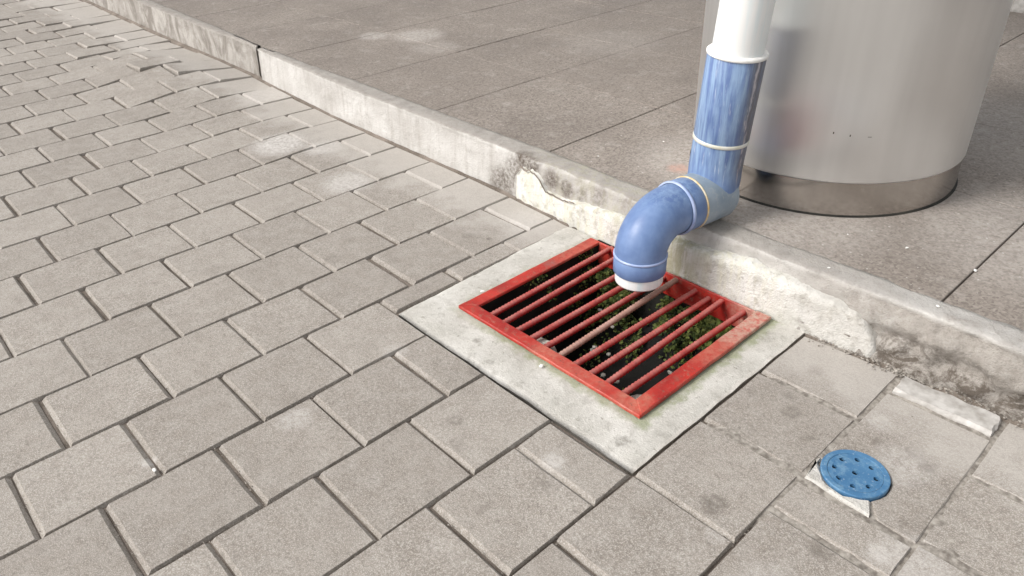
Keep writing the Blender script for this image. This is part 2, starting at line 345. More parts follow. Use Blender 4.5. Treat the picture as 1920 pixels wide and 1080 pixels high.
# ------------------------------------------------------------ pavers
def paver_geo(poly, ztop, slope, r, chy=.030, chx=.010, depth=.30, jit=.006, nseg=3):
    """poly: 4 corners ccw (x0y0,x1y0,x1y1,x0y1). Chamfer wide on the y ends, thin on the x sides."""
    cx = sum(p[0] for p in poly) / 4; cy = sum(p[1] for p in poly) / 4
    out_, in_ = [], []
    ch = [chy, chx, chy, chx]
    x0 = min(p[0] for p in poly); x1 = max(p[0] for p in poly); y0 = min(p[1] for p in poly); y1 = max(p[1] for p in poly)
    for e in range(4):
        a = poly[e]; b = poly[(e + 1) % 4]
        for k in range(nseg):
            f = k / nseg
            x = a[0] + (b[0] - a[0]) * f; y = a[1] + (b[1] - a[1]) * f
            jx = r.uniform(-jit, jit) * .6; jy = r.uniform(-jit, jit) * .6
            out_.append((x + jx, y + jy))
            jx = r.uniform(-jit, jit); jy = r.uniform(-jit, jit)
            fx = (x - cx); fy = (y - cy); hx = max(1e-3, (x1 - x0) / 2); hy = max(1e-3, (y1 - y0) / 2)
            in_.append((cx + fx * (hx - chx) / hx + jx, cy + fy * (hy - chy) / hy + jy))
    n = len(out_)
    zf = lambda x, y: ztop + slope[0] * (x - cx) + slope[1] * (y - cy)
    v = [(x, y, zf(x, y)) for x, y in in_]
    v += [(x, y, zf(x, y) - .036 - r.uniform(0, .006)) for x, y in out_]
    v += [(x, y, -depth) for x, y in out_]
    f = [tuple(range(n))]
    for i in range(n):
        j = (i + 1) % n
        f.append((n + i, n + j, j, i)); f.append((2 * n + i, 2 * n + j, n + j, n + i))
    return v, f

A = 1.0203552 / 2 * 1.0                       # half paver length
cells = []
rr = random.Random(3)
for k in range(-44, 18):
    par = k % 2
    for h in range(-31 + ((par + 31) % 2 if False else 0), 14):
        if (h % 2) != par: continue
        y0 = h * A; y1 = (h + 2) * A
        if h >= 12: continue
        x0 = float(k); x1 = float(k + 1)
        # measured courses beyond the gully lie a touch wider apart
        sh = lambda x: x + (.045 if x >= 5 else 0)
        x0, x1 = sh(x0), sh(x1)
        cells.append([k, h, x0, x1, y0, y1])
done = []
for c in cells:
    k, h, x0, x1, y0, y1 = c
    if k >= 0 and k <= 3:                      # collar of the gully in the way
        if y1 > 3.12:
            if k == 0:
                if y0 < 3.0: done.append([x0, x1, y0, min(y1, 3.1) if y1 > 3.2 else y1]); 
                else: pass
                if y0 >= 3.0: done.append([x0, .36, y0, y1])
                elif y1 > 3.2: done.append([x0, .36, 3.1, y1])
            elif y0 < 3.0:
                done.append([x0, x1, y0, min(y1, 3.052)])
            continue
    if k == 5:                                  # the cut course that holds the floor drain
        if h == 7: done.append([x0, x1, y0, 4.02]); continue
        if h == 9: continue
        if h == 11: continue
        if h > 7: continue
    done.append([x0, x1, y0, y1])
done.append([5.045, 6.045, 4.06, 5.70])         # long cut paver beyond the drain (a notch holds the drain)
# rows that end on the kerb
pav = []
for x0, x1, y0, y1 in done:
    lim = front((x0 + x1) / 2) - .05
    if y0 > lim - .12: continue
    if y1 > lim - .02 or (y1 > 5.9): y1 = None
    pav.append((x0, x1, y0, y1))

def in_view(x, y):
    d = Vector((x - 6.866, y + .869, -4.9935)); z = d.dot(Fv)
    if z < .5: return None
    px = 960 + 1410 * d.dot(Rv) / z; py = 540 - 1410 * d.dot(Uv) / z
    if -110 < px < 2030 and -40 < py < 1230: return z
    return None

road = empty('road_paving', 0, 0, 0); tag(road, kind='structure')
vis, rest = [], []
for p in pav:
    cy = (p[2] + (p[3] or 6.1)) / 2; cx = (p[0] + p[1]) / 2
    z = in_view(cx, cy)
    if z: vis.append((z, p))
    else: rest.append((99, p))
vis.sort(key=lambda t: t[0])
def build_paver(p, seed):
    x0, x1, y0, y1 = p
    r = random.Random(seed)
    gx = .0125 + r.uniform(-.002, .004); gy = .010 + r.uniform(-.005, .006)
    if x0 > 4.5 and y0 > 3.0: gx = gy = .010
    ya, yb = (front(x0) - .05, front(x1) - .05) if y1 is None else (y1 - gy, y1 - gy)
    cx = (x0 + x1) / 2; cy = (y0 + (ya + yb) / 2) / 2
    far = sstep(-6, -12, cx) * sstep(3.0, 4.4, cy)
    dx = r.uniform(-.005, .005) + far * r.uniform(-.03, .03); dy = r.uniform(-.016, .016) + far * r.uniform(-.03, .03)
    if y1 is None: dy = min(dy, 0)
    rot = r.uniform(-.005, .005) + far * r.uniform(-.025, .025)
    poly = []
    for (x, y) in ((x0 + gx, y0 + gy), (x1 - gx, y0 + gy), (x1 - gx, yb), (x0 + gx, ya)):
        X = x - cx; Y = y - cy
        poly.append((cx + X - rot * Y + dx, cy + Y + rot * X + dy))
    e = .3
    sl = [(heave(cx + e, cy) - heave(cx - e, cy)) / (2 * e) + r.uniform(-.006, .006) + far * r.uniform(-.03, .03),
          (heave(cx, cy + e) - heave(cx, cy - e)) / (2 * e) + r.uniform(-.006, .010) + far * r.uniform(-.03, .03)]
    zt = heave(cx, cy) + r.uniform(-.004, .004) + far * r.uniform(-.02, .03)
    if x0 > 4.5 and y0 > 3.9: zt = -.006 + r.uniform(-.004, .004)
    return paver_geo(poly, zt, sl, r, chy=.034 + r.uniform(-.008, .010), chx=.010)
def ident(p): return int((p[0] * 7919 + p[2] * 104729) * 10) & 0xffffff
for z, p in vis[:300]:
    v, f = build_paver(p, ident(p))
    if abs(p[2] - 4.06) < .001 and p[0] > 5: continue
    mesh_obj('paver', v, f, M['paver'], road, tint=random.Random(ident(p) + 1).random())
av, af, at = [], [], []
for z, p in vis[300:] + rest:
    v, f = build_paver(p, ident(p)); o = len(av); av += v; af += [tuple(i + o for i in q) for q in f]; at += [random.Random(ident(p) + 1).random()] * len(f)
tag(mesh_obj('paver_field', av, af, M['paver'], road, tint=at), kind='stuff')

# --- the cut piece round the floor drain: a polygon with an arc notch
DX, DY, DR = 5.36, 4.41, .285
def prism(outline, z0, z1, ch=.012, r=None, jit=.0, rot=None):
    n = len(outline); cx = sum(p[0] for p in outline) / n; cy = sum(p[1] for p in outline) / n
    v = []; r = r or random.Random(1)
    ol = [(x + r.uniform(-jit, jit), y + r.uniform(-jit, jit)) for x, y in outline]
    nrm = []
    for i in range(n):
        a = ol[i - 1]; b = ol[(i + 1) % n]; tx = b[0] - a[0]; ty = b[1] - a[1]; L = math.hypot(tx, ty) or 1; nrm.append((-ty / L, tx / L))
    v += [(x + nx * ch, y + ny * ch, z1) for (x, y), (nx, ny) in zip(ol, nrm)]
    v += [(x, y, z1 - ch) for x, y in ol]; v += [(x, y, z0) for x, y in ol]
    f = [tuple(range(n))]
    for i in range(n):
        j = (i + 1) % n
        f.append((n + i, n + j, j, i)); f.append((2 * n + i, 2 * n + j, n + j, n + i))
    return v, f
arc = lambda a0, a1, n, R: [(DX + R * math.cos(math.radians(a0 + (a1 - a0) * i / n)), DY + R * math.sin(math.radians(a0 + (a1 - a0) * i / n))) for i in range(n + 1)]
# right piece: from the crack below the drain, round its far side, up to the pale strip
R1 = DR + .012
op = [(5.72, 4.06), (6.03, 4.06), (6.03, 4.9), (6.03, 5.68), (5.07, 5.68), (5.07, 5.2), (5.07, 4.60)] + [q for q in arc(150, -38, 12, R1)] + [(5.67, 4.12)]
v, f = prism(op, -.3, -.004, .012, random.Random(5), .006); mesh_obj('paver', v, f, M['paver'], road, tint=.25)
op = [(5.06, 4.06), (5.66, 4.055), (5.62, 4.20)] + arc(-44, -175, 10, R1) + [(5.055, 4.38)]
v, f = prism(op, -.3, .012, .02, random.Random(6), .022); o = mesh_obj('mortar_patch', v, f, M['plaster'], road); o['label'] = 'white mortar wedge filling the corner before the blue floor drain'
v, f = paver_geo([(5.10, 5.73), (6.01, 5.73), (6.0, 6.03), (5.09, 6.0)], .045, (0, .02), random.Random(9), chy=.018, chx=.018, jit=.016, nseg=6)
o = mesh_obj('cut_paver', v, f, M['strip'], road, tint=0.); o['label'] = 'narrow pale cut paver standing proud beside the kerb'

# ------------------------------------------------------------ kerb (grid meshes swept along the line)
def rough(x, y, s, a): return a * (nz(x, y, 3.1, s) + .5 * nz(x, y, 7.7, s * 2.3))
def kerb_mesh(name, X0, X1, step, off=0.0, label=None):
    n = int((X1 - X0) / step); v = []; f = []
    prof = 15
    for i in range(n + 1):
        x = X0 + (X1 - X0) * i / n
        F = front(x) + off; B = back(x) + .0
        er = sstep(-1.5, .6, x)                 # erosion grows from the broken spot to the right
        er2 = sstep(4.0, 5.2, x)
        topw = max(.22, B - (F + .06)) if er < .01 else None
        tf = (F + .05) * (1 - er) + (B - .30) * er     # front arris of the top strip
        pts = []
        # bottom to top up the face, then across the top to the back
        z1 = KH - .10 * er - .06 * er2           # where the slope begins
        yb = F + .0
        zs = [-.3, .0, .05, .10, .15, .20, .25, .30, .35, .40, .45, .50, .55, .60, .64]; NZ = len(zs)
        for z in zs:
            zz = z if er < .01 else z
            y = yb + (.05) * (z / KH if z > 0 else 0)
            # eroded bulging profile
            if er > 0 and z > 0:
                t = z / .62
                y = y * (1 - er) + (F + .02 + (tf - F - .05) * (t ** (1.6 - .8 * er2)) * 1.0) * er
                g_ = lambda c, w: math.exp(-((z - c) / w) ** 2)
                wob = nz(x, 0, 5, 1.3)
                y += er * er2 * (.050 * g_(.61 + .02 * wob, .05) - .055 * g_(.44 + .05 * wob, .09) + .10 * max(0, nz(x, z * 1.5, 8, 3.0) + .35 * nz(x, z, 2, 8) + .1) * g_(.25, .16) * 2.0 - .03 * g_(.05, .06))
            pts.append((y, z))
        pts += [(tf - .012, KH - .022), (tf, KH - .006), (tf + .03, KH + .002), (tf + .12, KH + .006), (B - .05, KH + .006), (B, KH + .004), (B + .01, KH - .03), (B + .01, -.3)]
        for j, (y, z) in enumerate(pts):
            a = .010 + .034 * er * (1 - sstep(.6, .68, z)) + .03 * er2 * (1 - sstep(.5, .66, z))
            if j >= NZ: a *= .4
            d = 0 if j in (0, NZ + 7) else rough(x, y + z * 2, 3.2, a) + rough(x + 9, y + z * 2, 11, a * .35)
            edge = 0
            if j in (NZ, NZ + 1): edge = rough(x, 1.7, 5, .02 + .02 * er)
            if j in (NZ + 5, NZ + 6): edge = -rough(x, 4.4, 4, .035)
            v.append((x, y + (0 if j in (NZ + 5, NZ + 6) else -d) + edge, z + d * .35 + (0 if j < NZ else rough(x, y, 2, .006))))
        prof = len(pts)
    for i in range(n):
        for j in range(prof - 1):
            a = i * prof + j; f.append((a, a + prof, a + prof + 1, a + 1))
    f.append(tuple(range(prof))[::-1]); f.append(tuple(n * prof + j for j in range(prof)))
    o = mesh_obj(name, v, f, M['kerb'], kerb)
    for p in o.data.polygons: p.use_smooth = len(p.vertices) == 4
    if label: o['label'] = label
    return o
kerb = empty('kerb', 0, 6.3, 0); tag(kerb, kind='structure')
kerb_mesh('kerb_stone', -38, -9.86, .12, .05, 'grey stained kerb stone beyond the dark open joint')
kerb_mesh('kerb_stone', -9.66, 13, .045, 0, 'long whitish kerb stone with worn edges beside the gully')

# raised cement plaster left on the lower face
PT = [(-.95, .02), (-.9, .40), (-.75, .55), (-.62, .50), (-.55, .56), (-.35, .50), (-.2, .34), (.25, .33), (.45, .36), (1.0, .44), (1.6, .47), (2.2, .48), (2.5, .50), (2.7, .52), (3.1, .57), (3.5, .54), (3.9, .50), (4.2, .49), (4.4, .44), (4.55, .38), (4.68, .22), (4.74, .05)]
v, f = [], []; n = 230; NJ = 9
for i in range(n + 1):
    x = -.95 + 5.69 * i / n
    H = lerp_table(PT, x) + rough(x, 2.2, 6, .022) + rough(x, 4.2, 25, .010)
    H = max(.03, H)
    endf = min(1, (x + .95) / .08, (4.74 - x) / .06)
    for j in range(NJ):
        t = j / (NJ - 1)
        z = -.05 + (H + .05) * min(1, t * 1.25)
        th = (.055 + rough(x, z, 6, .02) * (0.25 if 1 < x < 3.62 else 1)) * (1 - sstep(.86, 1, t)) * max(.1, endf)
        er = sstep(-1.5, .6, x)
        y = front(x) + .02 - th * .75 + (.10 * sstep(.78, 1, t)) + .03 * t + rough(x, z * 2, 5, .010) * (0.3 if 1 < x < 3.62 else 1)
        if t > .8: z = H + (t - .8) * .02
        v.append((x, y, z))
for i in range(n):
    for j in range(NJ - 1):
        a = i * NJ + j; f.append((a, a + NJ, a + NJ + 1, a + 1))
o = mesh_obj('cement_patch', v, f, M['plaster'], kerb, smooth=True); o['label'] = 'raised pale cement plaster along the foot of the kerb'
# crumbled mortar line between kerb foot and pavers
v, f = [], []; n = 500
for i in range(n + 1):
    x = -34 + 46 * i / n
    w_ = .05 + .05 * sstep(3.6, 5, x) + abs(rough(x, 9, 3, .05))
    if .3 < x < 4.05: w_ = .02
    y = front(x)
    for k, (dy, z) in enumerate(((.06, .02), (0, .004), (-w_ * .6, -.016 + rough(x, 3, 9, .02)), (-w_, -.06))):
        v.append((x, y + dy, z + heave(x, y)))
for i in range(n):
    for k in range(3): a = i * 4 + k; f.append((a, a + 4, a + 5, a + 1))
mesh_obj('mortar_fillet', [(a[0], a[1], a[2]) for a in v], [q[::-1] for q in f], M['bed'], kerb, smooth=True)

# joints packed with dried mortar dust beside the drain
v, f = [], []; n = 60
for i in range(n + 1):
    for j in range(n + 1):
        x = 4.06 + 4.0 * i / n; y = 3.2 + 2.95 * j / n; v.append((x, y, -.016 + rough(x, y, 5, .016) - .03 * (1 - sstep(4.06, 4.2, x)) - .04 * (1 - sstep(3.2, 3.5, y))))
for i in range(n):
    for j in range(n):
        q = [i * (n + 1) + j, (i + 1) * (n + 1) + j, (i + 1) * (n + 1) + j + 1, i * (n + 1) + j + 1]
        cx = v[q[0]][0]; cy = v[q[0]][1]
        if (cx - 5.36) ** 2 + (cy - 4.41) ** 2 < .30 ** 2: continue
        f.append(tuple(q))
tag(mesh_obj('joint_dust', v, f, M['crumb'], road, smooth=True), kind='stuff')
# dark ribbon standing in for the undercut shadow above the broken plaster
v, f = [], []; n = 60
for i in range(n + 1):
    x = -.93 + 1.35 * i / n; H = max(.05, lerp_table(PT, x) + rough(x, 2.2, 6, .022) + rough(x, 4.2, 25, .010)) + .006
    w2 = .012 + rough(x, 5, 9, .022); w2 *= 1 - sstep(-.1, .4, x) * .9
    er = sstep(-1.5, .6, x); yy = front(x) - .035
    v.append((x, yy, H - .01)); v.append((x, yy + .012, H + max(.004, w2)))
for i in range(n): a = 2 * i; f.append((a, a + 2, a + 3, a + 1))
o = mesh_obj('crack_shadow', v, f, M['bed'], kerb, smooth=True)

# rubble crumbs heaped at the near kerb foot
def crumb(v, f, x, y, z, s, r):
    o = len(v); pts = [(1, 0, 0), (-1, 0, 0), (0, 1, 0), (0, -1, 0), (0, 0, 1), (0, 0, -1)]
    for p in pts: v.append((x + p[0] * s * r.uniform(.6, 1.2), y + p[1] * s * r.uniform(.6, 1.2), z + p[2] * s * r.uniform(.4, .8)))
    for q in ((0, 2, 4), (2, 1, 4), (1, 3, 4), (3, 0, 4), (2, 0, 5), (1, 2, 5), (3, 1, 5), (0, 3, 5)): f.append(tuple(i + o for i in q))
v, f = [], []; r = random.Random(4)
for i in range(520):
    x = r.choice([r.gauss(4.2, .35), r.gauss(5.1, .35), r.uniform(4.9, 6.4), r.gauss(5.05, .12)]); y = front(x) - abs(r.gauss(0, .07)) + .02
    if x < 4.04 or (5.07 < x < 6.03 and 5.72 < y < 6.04): continue
    crumb(v, f, x, y, .0 + r.uniform(0, .015), r.uniform(.006, .024), r)
for i in range(160):
    t = r.random(); x = 5.03 + r.gauss(0, .02); y = 3.0 + 3.0 * t
    crumb(v, f, x, y, -.03, r.uniform(.006, .014), r)
r = random.Random(77)
for i in range(2600):                     # crumbs caught in the joints
    k = r.randint(-10, 7); y = r.uniform(-3, 6)
    if r.random() < .5: x = k + r.gauss(0, .010); 
    else: h = r.randint(-6, 12); x = k + r.random(); h += (h % 2) != (k % 2); y = h * A + r.gauss(0, .012)
    if y > front(x) - .05 or (.3 < x < 4.0 and y > 3.04): continue
    crumb(v, f, x, y, -.030 + r.uniform(0, .012), r.uniform(.004, .012), r)
tag(mesh_obj('grit', v, f, M['crumb']), 'loose crumbs of broken mortar lying in the joints at the near kerb foot', 'grit', kind='stuff')

# ------------------------------------------------------------ raised pavement of large pebble-finish slabs
walk = empty('raised_pavement', 0, 8, .7); tag(walk, kind='structure')
TX = [5.08 + 2.73 * i for i in range(-12, 5)]; TX = [-33.5 + 0, ] + [x for x in [-30.3, -27.6, -24.9, -22.2, -19.5, -16.8, -14.1, -11.4, -8.72, -6.0, -3.36, -.62, 2.15, 5.08, 7.8, 10.5, 13.2]]
TY = [6.5, 9.27, 11.97, 14.65, 17.35, 20.05, 22.75, 25.4, 28.1]
bedv = [(-60, 6.66, .64), (30, 6.66, .64), (30, 60, .64), (-60, 60, .64), (-60, 6.66, -.2), (30, 6.66, -.2)]
bedv = [(x, (y if y > 10 else (front(x) + .4)), z) for x, y, z in bedv]
mesh_obj('slab_bed', [(-60, 8.2, .655), (-40, 7.6, .655), (-25, 7.1, .655), (-12.3, 6.8, .655), (-9.7, 6.64, .655), (13, 6.5, .655), (30, 6.5, .655), (30, 20.8, .655), (-60, 20.8, .655)], [(0, 1, 2, 3, 4, 5, 6, 7, 8)], M['bed'], walk)
r = random.Random(11)
for j in range(len(TY) - 1):
    if TY[j] > 20: break
    for i in range(len(TX) - 1):
        g = .009
        x0, x1, y0, y1 = TX[i] + g, TX[i + 1] - g, TY[j] + g, TY[j + 1] - g
        ys0 = (back(x0) + .012, back(x1) + .012) if j == 0 else (y0, y0)
        z0 = .688 + r.uniform(-.004, .004)
        ol = []
        cs = [(x0, ys0[0]), (x1, ys0[1]), (x1, y1), (x0, y1)]
        for e in range(4):
            a = cs[e]; b = cs[(e + 1) % 4]
            for k in range(4):
                t = k / 4; x = a[0] + (b[0] - a[0]) * t; y = a[1] + (b[1] - a[1]) * t
                if e == 0 and j == 0: y = back(x) + .012 + (r.uniform(-.01, .01) if k else 0)
                ol.append((x, y))
        v, f = prism(ol, .5, z0, .007, r, .002)
        vv, ff = v, f
        mesh_obj('paving_slab', v, f, M['tile'], walk, tint=r.random())
# far low step and the bright court beyond
def box(v, f, x0, x1, y0, y1, z0, z1):
    o = len(v); v += [(x0, y0, z0), (x1, y0, z0), (x1, y1, z0), (x0, y1, z0), (x0, y0, z1), (x1, y0, z1), (x1, y1, z1), (x0, y1, z1)]
    for q in ((0, 3, 2, 1), (4, 5, 6, 7), (0, 1, 5, 4), (1, 2, 6, 5), (2, 3, 7, 6), (3, 0, 4, 7)): f.append(tuple(i + o for i in q))
v, f = [], []; box(v, f, -40, 25, 20.12, 60, -.2, 1.25)
tag(mesh_obj('far_terrace', v, f, M['strip']), kind='structure')

# canopy above the pavement, carried by the steel column
v, f = [], []; box(v, f, -40, 18, 7.0, 16.0, 12.5, 13.7)
canopy = tag(mesh_obj('canopy', v, f, M['canopy']), kind='structure')

# ------------------------------------------------------------ gully: cement collar, pit, moss
gully = empty('drain_gully', 2.2, 4.6, 0); tag(gully, 'square drain gully with pale cement collar and dark mossy pit under the red grate', 'drain')
# collar ring as a displaced grid
v, f = [], []
OX = lambda y: .43 - .04 * (y - 3.1) + rough(0, y, 3, .02)
OX2 = lambda y: 3.985 + rough(5, y, 3, .010)
OY = lambda x: 3.05 + rough(x, 0, 3, .010) - .0 * x
gx = [0, .12, .25, .5, .75, 1]
NX, NY = 72, 60
idx = {}
def P(i, j):
    if (i, j) in idx: return idx[(i, j)]
    u = i / NX; t = j / NY
    y = 3.05 + (6.06 - 3.05) * t; x = OX(y) + (OX2(y) - OX(y)) * u; y += (OY(x) - 3.05) * (1 - t)
    e = min(i, NX - i, j) ; zz = .006 + rough(x, y, 1.5, .008) + rough(x, y, 9, .006)
    if e == 0: zz -= .012
    if e == 1: zz -= .004
    idx[(i, j)] = len(v); v.append((x, y, zz)); return idx[(i, j)]
def hole(x, y): return PX0 - .06 < x < PX1 + .06 and PY0 - .06 < y < 6.3
for j in range(NY):
    for i in range(NX):
        q = [P(i, j), P(i + 1, j), P(i + 1, j + 1), P(i, j + 1)]
        cx = sum(v[k][0] for k in q) / 4; cy = sum(v[k][1] for k in q) / 4
        if hole(cx, cy): continue
        f.append(tuple(q))
# outer skirt
for (rng_, fn) in ((range(NX), lambda k: (k, 0)), (range(NY), lambda k: (0, k)), (range(NY), lambda k: (NX, k))):
    for k in rng_:
        a = P(*fn(k)); b = P(*fn(k + 1)); c1 = len(v); v.append((v[a][0], v[a][1], -.3)); v.append((v[b][0], v[b][1], -.3)); f.append((a, b, c1 + 1, c1))
mesh_obj('cement_collar', v, f, M['slab'], gully, smooth=False)
for p in gully.children[0].data.polygons: p.use_smooth = True
# pit lining
v, f = [], []
def rect_wall(x0, y0, x1, y1, z0, z1, n=14, m=8, a=.02):
    o = len(v)
    for i in range(n + 1):
        for j in range(m + 1):
            x = x0 + (x1 - x0) * i / n; y = y0 + (y1 - y0) * i / n; z = z0 + (z1 - z0) * j / m
            d = rough(x + y, z, 4, a) if 0 < j < m else 0
            nx, ny = (y1 - y0), -(x1 - x0); L = math.hypot(nx, ny); v.append((x + nx / L * d, y + ny / L * d, z))
    for i in range(n):
        for j in range(m): b = o + i * (m + 1) + j; f.append((b, b + m + 1, b + m + 2, b + 1))
D = -2.3
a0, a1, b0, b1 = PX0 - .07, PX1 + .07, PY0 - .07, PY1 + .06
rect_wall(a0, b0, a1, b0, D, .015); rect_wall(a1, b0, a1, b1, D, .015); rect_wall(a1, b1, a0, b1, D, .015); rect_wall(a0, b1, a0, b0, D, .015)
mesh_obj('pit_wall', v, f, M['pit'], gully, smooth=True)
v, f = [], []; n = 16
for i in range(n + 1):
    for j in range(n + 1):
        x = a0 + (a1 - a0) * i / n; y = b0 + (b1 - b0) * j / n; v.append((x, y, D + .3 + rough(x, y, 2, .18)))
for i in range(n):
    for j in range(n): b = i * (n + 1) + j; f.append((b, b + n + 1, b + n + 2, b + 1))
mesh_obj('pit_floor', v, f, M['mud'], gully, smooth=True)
# moss and small leaves on the back wall and at the outfall
v, f = [], []; r = random.Random(21)
def leaf(x, y, z, s, nd):
    o = len(v); a = Vector((r.gauss(0, 1), r.gauss(0, 1), r.gauss(0, 1))).normalized(); b = a.cross(Vector(nd)).normalized(); a = (Vector(nd) * .6 + b.cross(Vector(nd)) * r.uniform(.3, 1)).normalized()
    c = Vector((x, y, z)); b *= s * .45; a *= s
    for p in (c, c + a * .5 + b, c + a, c + a * .5 - b): v.append(tuple(p))
    f.append((o, o + 1, o + 2, o + 3))
for i in range(9000):
    x = r.uniform(a0, a1); z = -.30 - abs(r.gauss(0, .5)); 
    if z < -1.7: continue
    if nz(x, z, 1.3, 2.2) + .6 * nz(x, z, 4, 5) < .22 - .16 * sstep(1.2, 2.8, x): continue
    leaf(x, b1 - .08 - r.random() ** 2 * .32 * (1 + .6 * nz(x, z, 9, 3)), z, r.uniform(.03, .075), (r.gauss(0, .4), -1, .7))
for i in range(1600):
    y = r.uniform(4.6, b1); z = -abs(r.gauss(.3, .5))
    if nz(y, z, 6, 2) < .08: continue
    leaf(a0 + .02 + r.random() * .1, y, z, r.uniform(.02, .05), (1, r.gauss(0, .4), .4))
for i in range(3500):
    x = r.gauss(2.3, .5); y = r.gauss(5.5, .32)
    if not (a0 < x < a1 and y < b1) or nz(x, y, 2, 2.4) + .5 * nz(x, y, 5, 7) < .2: continue
    leaf(x, y, -.72 - .9 * (b1 - y) + r.uniform(-.1, .12), r.uniform(.03, .07), (r.gauss(0, .4), r.gauss(0, .4), 1))
tag(mesh_obj('moss', v, f, M['moss'], gully), kind='stuff')
# bank of silt under the moss, so that it hangs on something
v, f = [], []; n = 20
for i in range(n + 1):
    for j in range(n + 1):
        x = a0 + (a1 - a0) * i / n; t = j / n; y = b1 - 1.5 * t; z = -.85 - 1.25 * t + rough(x, y, 2.5, .12) - .5 * abs(x - 2.3) ** 2 * .5
        v.append((x, y, z))
for i in range(n):
    for j in range(n): b = i * (n + 1) + j; f.append((b, b + 1, b + n + 2, b + n + 1))
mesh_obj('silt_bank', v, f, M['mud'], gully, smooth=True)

def blob(name, x, y, z, sx, sy, sz, mat, parent=None, seed=0, sub=2, rot=0.0):
    import bmesh
    bm = bmesh.new(); bmesh.ops.create_icosphere(bm, subdivisions=sub, radius=1)
    rr_ = random.Random(seed); vs = []
    for q in bm.verts:
        c = q.co; k = 1 + .35 * nz(c.x + seed, c.y, c.z, 1.6) + .15 * nz(c.x, c.y + seed, c.z, 4)
        X, Y = c.x * sx * k, c.y * sy * k
        vs.append((x + X * math.cos(rot) - Y * math.sin(rot), y + X * math.sin(rot) + Y * math.cos(rot), z + max(-.6, min(.7, c.z)) * sz * k))
    fs = [tuple(q.index for q in fa.verts) for fa in bm.faces]; bm.free()
    o = mesh_obj(name, vs, fs, mat, parent, smooth=False); return o
for i, (x, y, z, sx, sy, sz) in enumerate([(1.98, 3.93, -.16, .20, .12, .10), (2.16, 3.90, -.30, .14, .10, .12), (3.30, 3.95, -.17, .09, .15, .09), (3.33, 4.15, -.28, .08, .10, .08)]):
    blob('lodged_stone', x, y, z, sx, sy, sz, M['stone'], gully, i + 2)
for i in range(26):
    x = r.uniform(1.3, 3.3); y = r.uniform(4.0, 5.7); s = r.uniform(.018, .045)
    blob('gully_pebble', x, y, -.55 - .75 * (b1 - y) - .1 + r.uniform(0, .3), s, s * r.uniform(.6, 1.2), s * .7, M['stone'], gully, 40 + i, 1)

# ------------------------------------------------------------ red steel grate
grate = empty('drain_grate', 2.2, 4.8, .03); tag(grate, 'red painted steel drain grate with ten ribbed bars lying on the gully beside the kerb', 'grate')
GX0, GX1, GY0, GY1 = .86, 3.60, 3.62, 5.965
def rail(name, outline, z0, z1, label=None, ch=.008):
    r_ = random.Random(len(name)); pts = []
    n = len(outline)
    for e in range(n):
        a = outline[e]; b = outline[(e + 1) % n]; L = math.hypot(a[0] - b[0], a[1] - b[1]); m = max(1, int(L / .18))
        for k in range(m):
            t = k / m; pts.append((a[0] + (b[0] - a[0]) * t + (r_.uniform(-.004, .004) if k else 0), a[1] + (b[1] - a[1]) * t + (r_.uniform(-.004, .004) if k else 0)))
    v, f = prism(pts, z0, z1, ch)
    o = mesh_obj(name, v, f, M['red'], grate)
    if label: o['label'] = label
    return o
T = .058; W = .17
rail('frame_rail', [(GX0, GY0 + .004), (GX0 + W, GY0 + W), (GX0 + W, GY1), (GX0, GY1)], .022, T)
rail('frame_rail', [(GX0, GY0), (GX1, GY0), (GX1 - .006, GY0 + W - .0), (GX0 + W + .004, GY0 + W - .004)][0:4], .022, T + .003)
rail('frame_rail', [(GX1 - W - .01, GY0 + W + .004), (GX1 + .002, GY0 + .02), (GX1 + .002, GY1), (GX1 - W - .01, GY1)], .022, T + .008, 'right hand frame rail smeared with dried cement at its kerb end')
rail('frame_rail', [(GX0 + W + .004, GY1 - .03), (GX1 - W - .014, GY1 - .03), (GX1 - W - .014, GY1), (GX0 + W + .004, GY1)], -.26, T - .002)
# down-turned legs of the angle iron
rail('frame_flange', [(GX0 + W + .003, GY0 + W - .03), (GX1 - W - .013, GY0 + W - .03), (GX1 - W - .013, GY0 + W - .008), (GX0 + W + .003, GY0 + W - .008)], -.24, .021, ch=.002)
rail('frame_flange', [(GX1 - W - .009, GY0 + W + .03), (GX1 - W + .02, GY0 + W + .03), (GX1 - W + .02, GY1 - .034), (GX1 - W - .009, GY1 - .034)], -.24, .021, ch=.002)
# ribbed bar mesh, local along +Y
def bar_mesh(L, R, mat):
    v, f = [], []; n = int(L / .0165); m = 10
    for i in range(n + 1):
        y = L * i / n; 
        for k in range(m):
            a = 2 * math.pi * k / m
            ph = (i + (1 if k < m / 2 else 0)) % 3
            rr2 = R * (1.14 if ph == 0 else .95)
            if k in (0, m // 2): rr2 = R * 1.12
            v.append((rr2 * math.cos(a), y, rr2 * math.sin(a)))
    for i in range(n):
        for k in range(m): a = i * m + k; b = i * m + (k + 1) % m; f.append((a, b, b + m, a + m))
    f.append(tuple(range(m))); f.append(tuple(n * m + k for k in range(m))[::-1])
    me = bpy.data.meshes.new('bar'); me.from_pydata([(x * S, y * S, z * S) for x, y, z in v], [], f)
    for p in me.polygons: p.use_smooth = True
    me.materials.append(mat); return me
y0b = GY0 + W - .03; L = GY1 - .035 - y0b - .0
bm1 = bar_mesh(L + .03, .036, M['bar']); bm2 = bar_mesh(L + .03, .036, M['rustbar'])
r = random.Random(2)
for i in range(10):
    x = 1.215 + i * .2235
    o = bpy.data.objects.new('bar', bm2 if i == 5 else bm1); COL.objects.link(o); o.parent = grate
    o.location = Vector((x * S, (y0b + .035) * S, (-.018) * S)) - grate.location
    o.rotation_euler = (r.uniform(-.002, .002) + .016, r.uniform(0, 6), r.uniform(-.008, .008))
    if i == 5: o['label'] = 'bar whose paint has worn to brown'

